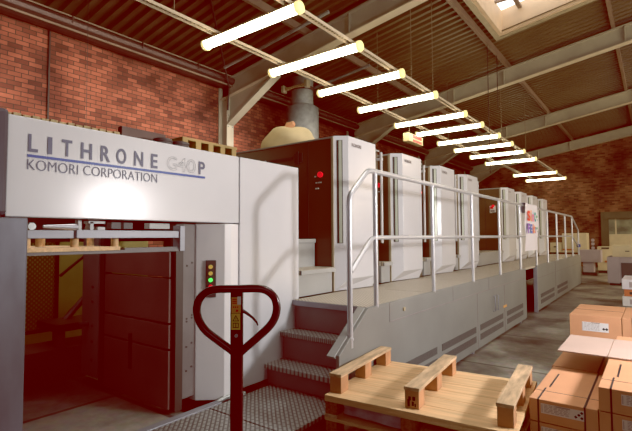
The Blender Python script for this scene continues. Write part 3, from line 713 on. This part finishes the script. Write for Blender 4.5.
for i in range(5):
    carton(-.264, .13, 2.765, 3.5, .124*i, .124*(i+1), ['lowest carton of the taller stack at the right', 'fourth carton down in the taller right stack', 'third carton down in the taller right stack', 'second carton down in the taller right stack', 'topmost carton of the taller stack at the right'][i], diam=False, lw=(.25, .95))
for i in range(4):
    carton(BX0-.01, BX1-.005, 3.525, 4.27, .125*i, .125*(i+1), ['lowest carton of the stack under the pale sheet', 'third carton down under the pale sheet', 'second carton down under the pale sheet', 'top carton in the shade just beneath the pale sheet'][i], lab=False, straps=(.82,), seam='')
for i in range(5):
    carton(-.264, .13, 3.515, 4.24, .124*i, .124*(i+1), ['lowest carton of the rear stack holding the pale sheet', 'fourth carton down of the rear stack holding the sheet', 'third carton down of the rear stack holding the sheet', 'second carton of the rear stack holding the sheet', 'top carton of the rear stack, directly carrying the sheet'][i], lab=False, straps=(.82,), seam='')
cs = thing('cardboard_sheet', 'flat pale pink cardboard sheet lying across the cartons', 'cardboard', (-.2, 3.75, .624))
box(-.555, -.272, 3.435, 4.03, .6235, .631).build('panel', 'cardpale', cs); box(-.268, .35, 3.43, 4.03, .6235, .631).build('panel', 'cardpale', cs)
for i in range(2):
    carton(-.715, -.285, 5.15, 5.98, .31*i, .31*(i+1), ['lower carton behind the pale sheet', 'white-labelled carton standing behind the pale sheet'][i], lw=(.25, .76), lz=(.52, .80), straps=(), seam='m', labm='labelw', nd=2)
    carton(-.280, .12, 5.15, 5.98, .31*i, .31*(i+1), ['lower carton at the right edge behind the pale sheet', 'strapped carton at the right edge behind the pale sheet'][i], lab=False, straps=(.2,), seam='')

# ------------------------------------------------------------------ background things
ws = [(0, .19, 'lower white paper pack of the far stack', 'labelw'), (.192, .33, 'orange-banded middle pack of the far white stack', 'orange'), (.332, .53, 'white paper pack on top of the far stack', 'paper')]
for z0, z1, lab, m in ws:
    w = thing('paper_pack', lab, 'paper pack', (-.3, 11.2, z0), 'far stack of white paper packs')
    off = .03 if m == 'orange' else 0
    box(-.57+off, .1, 10.9+off, 12.0, z0+.002, z1-.001).build('wrap', m, w, .004)
    box(-.45, -.40, 10.897+off, 10.901+off, z0+.04, z1-.05).build('label_patch', 'lilac' if m != 'orange' else 'slot', w)
mc = thing('grey_machine', 'small grey finishing machine standing in the far aisle', 'machine', (-.8, 15.6, 0))
box(-1.11, -.2, 15.3, 16.4, .08, .77).build('body', 'lilac', mc, .01); box(-1.13, -.84, 15.26, 15.30, .06, .79).build('side_panel', 'lilac', mc, .006)
box(-1.08, -.22, 15.33, 16.3, 0, .08).build('plinth', 'slot', mc); box(-.80, -.25, 15.285, 15.3, .2, .64).build('door', 'darkgrey', mc, .005); box(-1.12, -.2, 15.28, 16.4, .77, .80).build('top', 'lilac', mc)
bb = thing('white_carton', 'large cream carton on top of the grey far machine', 'box', (-.6, 15.8, .8))
box(-1.0, .1, 15.35, 16.2, .802, 1.13).build('carton', 'creambox', bb, .006); box(-.70, -.60, 15.345, 15.35, .95, .975).build('hand_hole', 'slot', bb)
lc = thing('lilac_cabinet', 'lilac grey cabinet at the far end of the walkway', 'cabinet', (-1.9, 18.9, 0))
box(-2.25, -1.56, 18.7, 19.3, .46, .90).build('cupboard', 'lilac', lc, .01); box(-2.12, -1.79, 18.75, 19.25, .1, .46).build('pedestal', 'lilac', lc, .006); box(-2.15, -1.7, 18.72, 19.28, 0, .1).build('plinth', 'slot', lc)
cc = thing('cream_cabinet', 'cream cabinet with a dark slot behind the lilac cabinet', 'cabinet', (-1.2, 20.3, 0))
box(-1.78, -.6, 20.0, 20.7, .1, .99).build('body', 'creambox', cc, .008); box(-1.64, -1.40, 19.985, 20.0, .905, .965).build('slot', 'slot', cc); box(-1.75, -.63, 20.03, 20.65, 0, .1).build('plinth', 'slot', cc); box(-1.55, -1.2, 19.985, 20.0, .4, .47).build('red_strip', 'orange', cc)
tb = thing('work_table', 'low cream bench under the stacked cream carton', 'table', (-2.6, 20.3, 0))
box(-3.4, -2.05, 20.0, 20.9, .76, .82).build('top', 'creambox', tb)
for x in (-3.35, -2.15):
    for y in (20.05, 20.8): box(x, x+.06, y, y+.06, 0, .76).build('leg', 'darkgrey', tb)
bc = thing('cream_carton', 'cream carton on the bench beyond the handrail end', 'box', (-2.5, 20.4, .82))
box(-2.95, -2.11, 20.02, 20.8, .822, 1.51).build('carton', 'creambox', bc, .008); box(-2.94, -2.55, 20.01, 20.02, .84, .90).build('orange_strip', 'orange', bc)
bc2 = thing('cream_carton', 'smaller cream carton left on the same far bench', 'box', (-3.15, 20.4, .82))
box(-3.38, -2.98, 20.02, 20.6, .822, 1.14).build('carton', 'creambox', bc2, .008); box(-3.25, -3.1, 20.01, 20.02, .95, 1.0).build('hand_hole', 'slot', bc2)
gd = thing('gauge_stand', 'small dark instrument stand beside the far cream carton', 'instrument', (-2.0, 20.2, 0))
MB().cyl((-1.88, 19.7, 0), (-1.88, 19.7, 1.2), .03, 10).build('pole', 'darkgrey', gd)
for z in (.95, 1.1, 1.24): MB().cyl((-1.88, 19.63, z), (-1.88, 19.69, z), .055, 14).build('dial', 'lilac', gd)
MB().cyl((-1.88, 19.7, 0), (-1.88, 19.7, .03), .14, 16).build('base', 'darkgrey', gd)
wn = thing('wall_notice', 'small white notice on the far wall behind the rail', 'notice', (-4.8, Y1-.02, 1.7))
box(-4.95, -4.55, Y1-.02, Y1-.002, 1.4, 1.95).build('sheet', 'paper', wn)

# ------------------------------------------------------------------ things high up
LY = [3.885, 5.2, 6.49, 7.87, 9.5, 10.67, 12.1, 13.41, 14.87, 16.56, 20.55, 22.9]
LN = ['first', 'second', 'third', 'fourth', 'fifth', 'sixth', 'seventh', 'eighth', 'ninth', 'tenth', 'eleventh', 'twelfth and farthest']
XA, XB, ZL = -4.83, -3.12, 3.99
def make_light(y, label):
    l = thing('fluorescent_light', label, 'light', (-3.97, y, ZL), 'fluorescent lights on the two trays')
    def rr(w0, z0, w1, z1): return [(y-w0, z0), (y+w0, z0), (y+w1, z1), (y-w1, z1)]
    MB().prism([(y-.07, ZL+.055), (y+.07, ZL+.055), (y+.055, ZL+.0945), (y-.055, ZL+.0945)], 'x', XA+.05, XB-.05).build('housing', 'reflect', l)
    pr = [(y+.07*math.cos(a), ZL+.058+.085*math.sin(a)) for a in [PI+PI*i/10 for i in range(11)]]
    MB().prism(pr, 'x', XA+.06, XB-.06).build('diffuser', 'tube', l)
    for xx, s in ((XA, 1), (XB, -1)):
        m = MB(); m.tube([(xx+s*.0, y, ZL+.035), (xx+s*.012, y, ZL+.035), (xx+s*.06, y, ZL+.035)], [.045, .072, .078], 12); m.build('end_cap', 'endcap', l)
    for xx in (XA+.45, (XA+XB)/2, XB-.45): 
        box(xx-.012, xx+.012, y-.086, y+.086, ZL+.05, ZL+.066).build('clip', 'reflect', l)
    return l
lg = make_light(LY[0], 'first fluorescent light from the near end, largest overhead')
for y, nm in zip(LY[1:], LN[1:]): dup(lg, (-3.97, y, ZL), nm+' fluorescent light from the near end of the trays')
for xt, lab in ((-4.55, 'left slotted cable tray carrying the fluorescent lights'), (-3.30, 'right slotted cable tray carrying the fluorescent lights')):
    t_ = thing('cable_tray', lab, 'cable tray', (xt, 10, 4.1), 'pair of overhead cable trays')
    box(xt-.045, xt+.045, .5, 23.5, 4.12, 4.126).build('web', 'tray', t_)
    box(xt-.045, xt-.040, .5, 23.5, 4.085, 4.12).build('side_flange', 'tray', t_); box(xt+.040, xt+.045, .5, 23.5, 4.085, 4.12).build('side_flange', 'tray', t_)
def wire(x, y, lab, x2=None):
    m = MB(); zt = zs(x)+.01
    m.tube([(x, y, 4.126), (x, y, zt)], .007, 6); m.tube([(x-.02, y, zt-.1), (x, y, zt-.02), (x+.02, y, zt-.1)], .006, 6)
    tag(m.build('suspension_wire', 'wire'), lab, 'wire', 'wires holding the cable trays')
wire(-3.30, 7.15, 'suspension wire from the near rafter to the right tray'); wire(-4.55, 8.2, 'suspension wire to the left tray beside the third light')
wire(-3.30, 8.1, 'suspension wire to the right tray beside the fourth light'); wire(-4.55, 3.2, 'suspension wire to the left tray above the feeder lettering')
wire(-3.30, 12.9, 'suspension wire to the right tray by the seventh light'); wire(-3.30, 15.8, 'suspension wire to the right tray by the ninth light'); wire(-4.55, 12.2, 'suspension wire to the left tray by the seventh light')
# droppers hanging from the roof in front of the far rafters
for x, y, zl, lab in ((-2.95, 10.49, 2.84, 'long thin dropper cable hanging from the roof beside the skylight'), (-2.95, 11.27, 4.5, 'shorter dropper cable hanging from the roof beyond the skylight')):
    tag(MB().tube([(x, y, zb(x)+.435), (x, y, zl)], .009, 6).build('dropper_cable', 'rope'), lab, 'cable')
tag(MB().tube([(-5.95, 4.9, zs(-5.95)), (-7.62, 6.83, 4.84), (-7.66, 6.835, 4.3)], .02, 8).build('hanging_cable', 'rope'), 'thick dark cable drooping from the roof to the column', 'cable')
tag(MB().tube([(-4.1, 5.8, 5.05), (-6.6, 5.8, 4.72)], .03, 8).build('conduit_pipe', 'galv'), 'grey conduit pipe running up beside the near rafter', 'pipe')
tag(MB().tube([(-5.2, 9.0, 5.42), (-7.9, 9.0, 5.08)], .035, 8).build('conduit_pipe', 'galv'), 'grey conduit pipe running above the exhaust duct', 'pipe')
tag(MB().tube([(-7.97, 3.26, 5.02), (-7.97, 3.19, 4.9), (-7.97, 3.19, 3.3), (-7.97, 3.19, 1.2)], .018, 8).build('wall_cable', 'rope'), 'dark cable fixed vertically down the left brick wall', 'cable')
tag(MB().tube([(-7.1, 3.4, zs(-7.1)+.05), (-7.1, 3.4, 1.5)], .004, 6).build('pull_wire', 'rope'), 'thin pale wire hanging before the left brick wall', 'wire')
# exhaust duct
ed = thing('exhaust_duct', 'galvanised exhaust duct rising behind the first printing unit', 'duct', (-6.85, 8.5, 2.5))
DX = -6.82
MB().tube([(DX, 8.5, 4.62), (DX, 8.5, 5.30)], .27, 24).build('upper_pipe', 'galv', ed)
MB().tube([(DX, 8.5, 0), (DX, 8.5, 4.56), (DX, 8.5, 4.63)], [.40, .40, .29], 24).build('lower_pipe', 'galv', ed)
MB().tube([(DX, 8.5, 4.98), (DX, 8.5, 5.06)], .295, 24).build('clamp_ring', 'darksteel', ed)
box(DX-.36, DX+.36, 8.2, 8.26, 5.0, 5.06).build('support_bar', 'wood2', ed)
for s in (-1, 1): box(DX+s*.36-.04, DX+s*.36+.04, 8.16, 8.3, 4.95, 5.12).build('bracket', 'tan', ed)
# cream cloth bag on the first unit
bm = MB(); nu, nv = 18, 9; cx, cy, cz = -3.65, 4.3, 2.41
vv = []
for j in range(nv+1):
    a = j/nv*PI/2
    for i in range(nu):
        b = 2*PI*i/nu; rr = 1+.06*math.sin(3*b+j)+.04*math.sin(5*b)
        vv.append((cx+.37*math.cos(a)**.7*math.cos(b)*rr if j < nv else cx, cy+.36*math.cos(a)**.7*math.sin(b)*rr if j < nv else cy, cz+.02+(.36*math.sin(a))*(1+.05*math.sin(2*b))))
ff = [[j*nu+i, j*nu+(i+1) % nu, (j+1)*nu+(i+1) % nu, (j+1)*nu+i] for j in range(nv) for i in range(nu)]
bg = thing('cloth_bundle', 'cream cloth bundle heaped on top of the first printing unit', 'cloth', (cx, cy, cz+.015))
MB().add(vv, ff, True).add(vv[:nu], [list(range(nu))[::-1]]).build('cloth', 'bag', bg)
MB().tube([(cx-.02, cy, cz+.36), (cx+.0, cy, cz+.41), (cx+.06, cy, cz+.43)], [.07, .06, .03], 10).build('red_knot', 'card', bg)
# hanging sign box with red panels
hs = thing('hanging_sign', 'small cream sign box with red panels hanging below the fifth light', 'sign', (-4.64, 10.1, 3.67))
sb = box(-4.715, -4.565, 9.70, 10.5, 3.67, 3.872).build('sign_box', 'cream', hs, .006)
box(-4.566, -4.560, 9.93, 10.42, 3.775, 3.855).build('red_panel', 'redp', sb); box(-4.566, -4.560, 9.93, 10.42, 3.685, 3.745).build('red_panel', 'redp', sb)
for y in (9.8, 10.4): MB().cyl((-4.60, y, 3.874), (-4.60, y, 4.084), .008, 6).build('hanger', 'wire', hs)

# ------------------------------------------------------------------ light
def lamp(name, typ, loc, energy, col, target=None, **k):
    ld = bpy.data.lights.new(name, typ); ld.energy = energy; ld.color = col
    for a, v in k.items(): setattr(ld, a, v)
    o = bpy.data.objects.new(name, ld); C.objects.link(o); o.location = loc
    if target: o.rotation_euler = (Vector(target)-Vector(loc)).to_track_quat('-Z', 'Y').to_euler()
    return o
lamp('flash_lamp', 'POINT', (1.3, 3.50, 1.84), 315, (1, .96, .955), shadow_soft_size=.17)
lamp('roof_fill', 'AREA', (4.5, 7.0, 5.0), 210, (1, .93, .88), (-6, 7, 2.6), shape='RECTANGLE', size=4, size_y=9)  # added fill from high right, standing in for unseen roof daylight
lamp('room_fill', 'AREA', (1.5, -2.4, 3.2), 32, (1, .95, .95), (-3, 6, 2.6), shape='RECTANGLE', size=4, size_y=2.5)  # added soft fill from behind the camera, not a room fitting
lamp('far_fill', 'AREA', (4.0, 17, 4.6), 620, (1, .8, .58), (0, 18, 0), shape='RECTANGLE', size=4, size_y=8)  # added warm fill to brighten the far end and back wall
lamp('up_fill', 'AREA', (3.0, 9, .5), 620, (1, .82, .58), (1.0, 10, 6), shape='RECTANGLE', size=4, size_y=14)  # added upward fill for the roof underside, no real fitting
lamp('aisle_fill', 'AREA', (-4.93, 2.4, 2.7), 9, (1, .88, .62), (-4.93, 2.4, 0), shape='RECTANGLE', size=.4, size_y=2)  # added fill behind the press to brighten the olive cabinet
lamp('wall_fill', 'AREA', (-5.0, 4.0, 4.0), 145, (1, .88, .78), (-8, 4.0, 2.9), shape='RECTANGLE', size=9, size_y=.6, spread=math.radians(115))  # added wash that evens the brightness of the left brick wall
lamp('top_fill', 'AREA', (-.6, 3.2, 5.3), 80, (1, .93, .84), (-1.0, 3.4, 0), shape='RECTANGLE', size=2, size_y=3)  # added overhead soft fill for the cartons and pallet stack
lamp('bay_fill', 'AREA', (-3.2, 1.3, 1.95), 4, (1, .9, .85), (-3.2, 1.5, 0), shape='RECTANGLE', size=.9, size_y=.3)  # added small fill inside the feeder bay
w = bpy.data.worlds.new('sky'); bpy.context.scene.world = w; w.use_nodes = True
w.node_tree.nodes['Background'].inputs[0].default_value = (.8, .9, 1, 1); w.node_tree.nodes['Background'].inputs[1].default_value = 1.2

# ------------------------------------------------------------------ camera
cam = bpy.data.cameras.new('camera'); co = bpy.data.objects.new('camera', cam); C.objects.link(co)
yaw, pit, rol = [math.radians(a) for a in (37.0677, 2.7956, -.3222)]
f = Vector((-math.sin(yaw)*math.cos(pit), math.cos(yaw)*math.cos(pit), math.sin(pit)))
r0 = Vector((math.cos(yaw), math.sin(yaw), 0)); u0_ = r0.cross(f)
r = r0*math.cos(rol)+u0_*math.sin(rol); u = -r0*math.sin(rol)+u0_*math.cos(rol)
co.matrix_world = Matrix(((r.x, u.x, -f.x, 0), (r.y, u.y, -f.y, 0), (r.z, u.z, -f.z, 1.4), (0, 0, 0, 1)))
cam.sensor_fit = 'HORIZONTAL'; cam.sensor_width = 36; cam.lens = 448.77*36/632; cam.clip_start = .02; cam.clip_end = 200
sc = bpy.context.scene; sc.camera = co
for o in bpy.data.objects:
    if '_w' in o: del o['_w']
# film response: the photograph is graded with lifted red in the blacks
vs_ = sc.view_settings; vs_.view_transform = 'Standard'; vs_.look = 'None'; vs_.exposure = 0; vs_.gamma = 1
vs_.use_curve_mapping = True; cm = vs_.curve_mapping
def setc(i, pts):
    c = cm.curves[i]
    c.points[0].location = pts[0]; c.points[-1].location = pts[-1]
    for p in pts[1:-1]: c.points.new(*p)
setc(0, [(0, .055), (.03, .066), (.11, .122), (.3, .3), (1, 1)])
setc(1, [(0, 0), (.012, .002), (.05, .040), (.2, .198), (1, 1)])
setc(2, [(0, 0), (.012, .002), (.05, .037), (.2, .196), (1, 1)])
cm.update()
try: sc.cycles.use_denoising = True
except Exception: pass
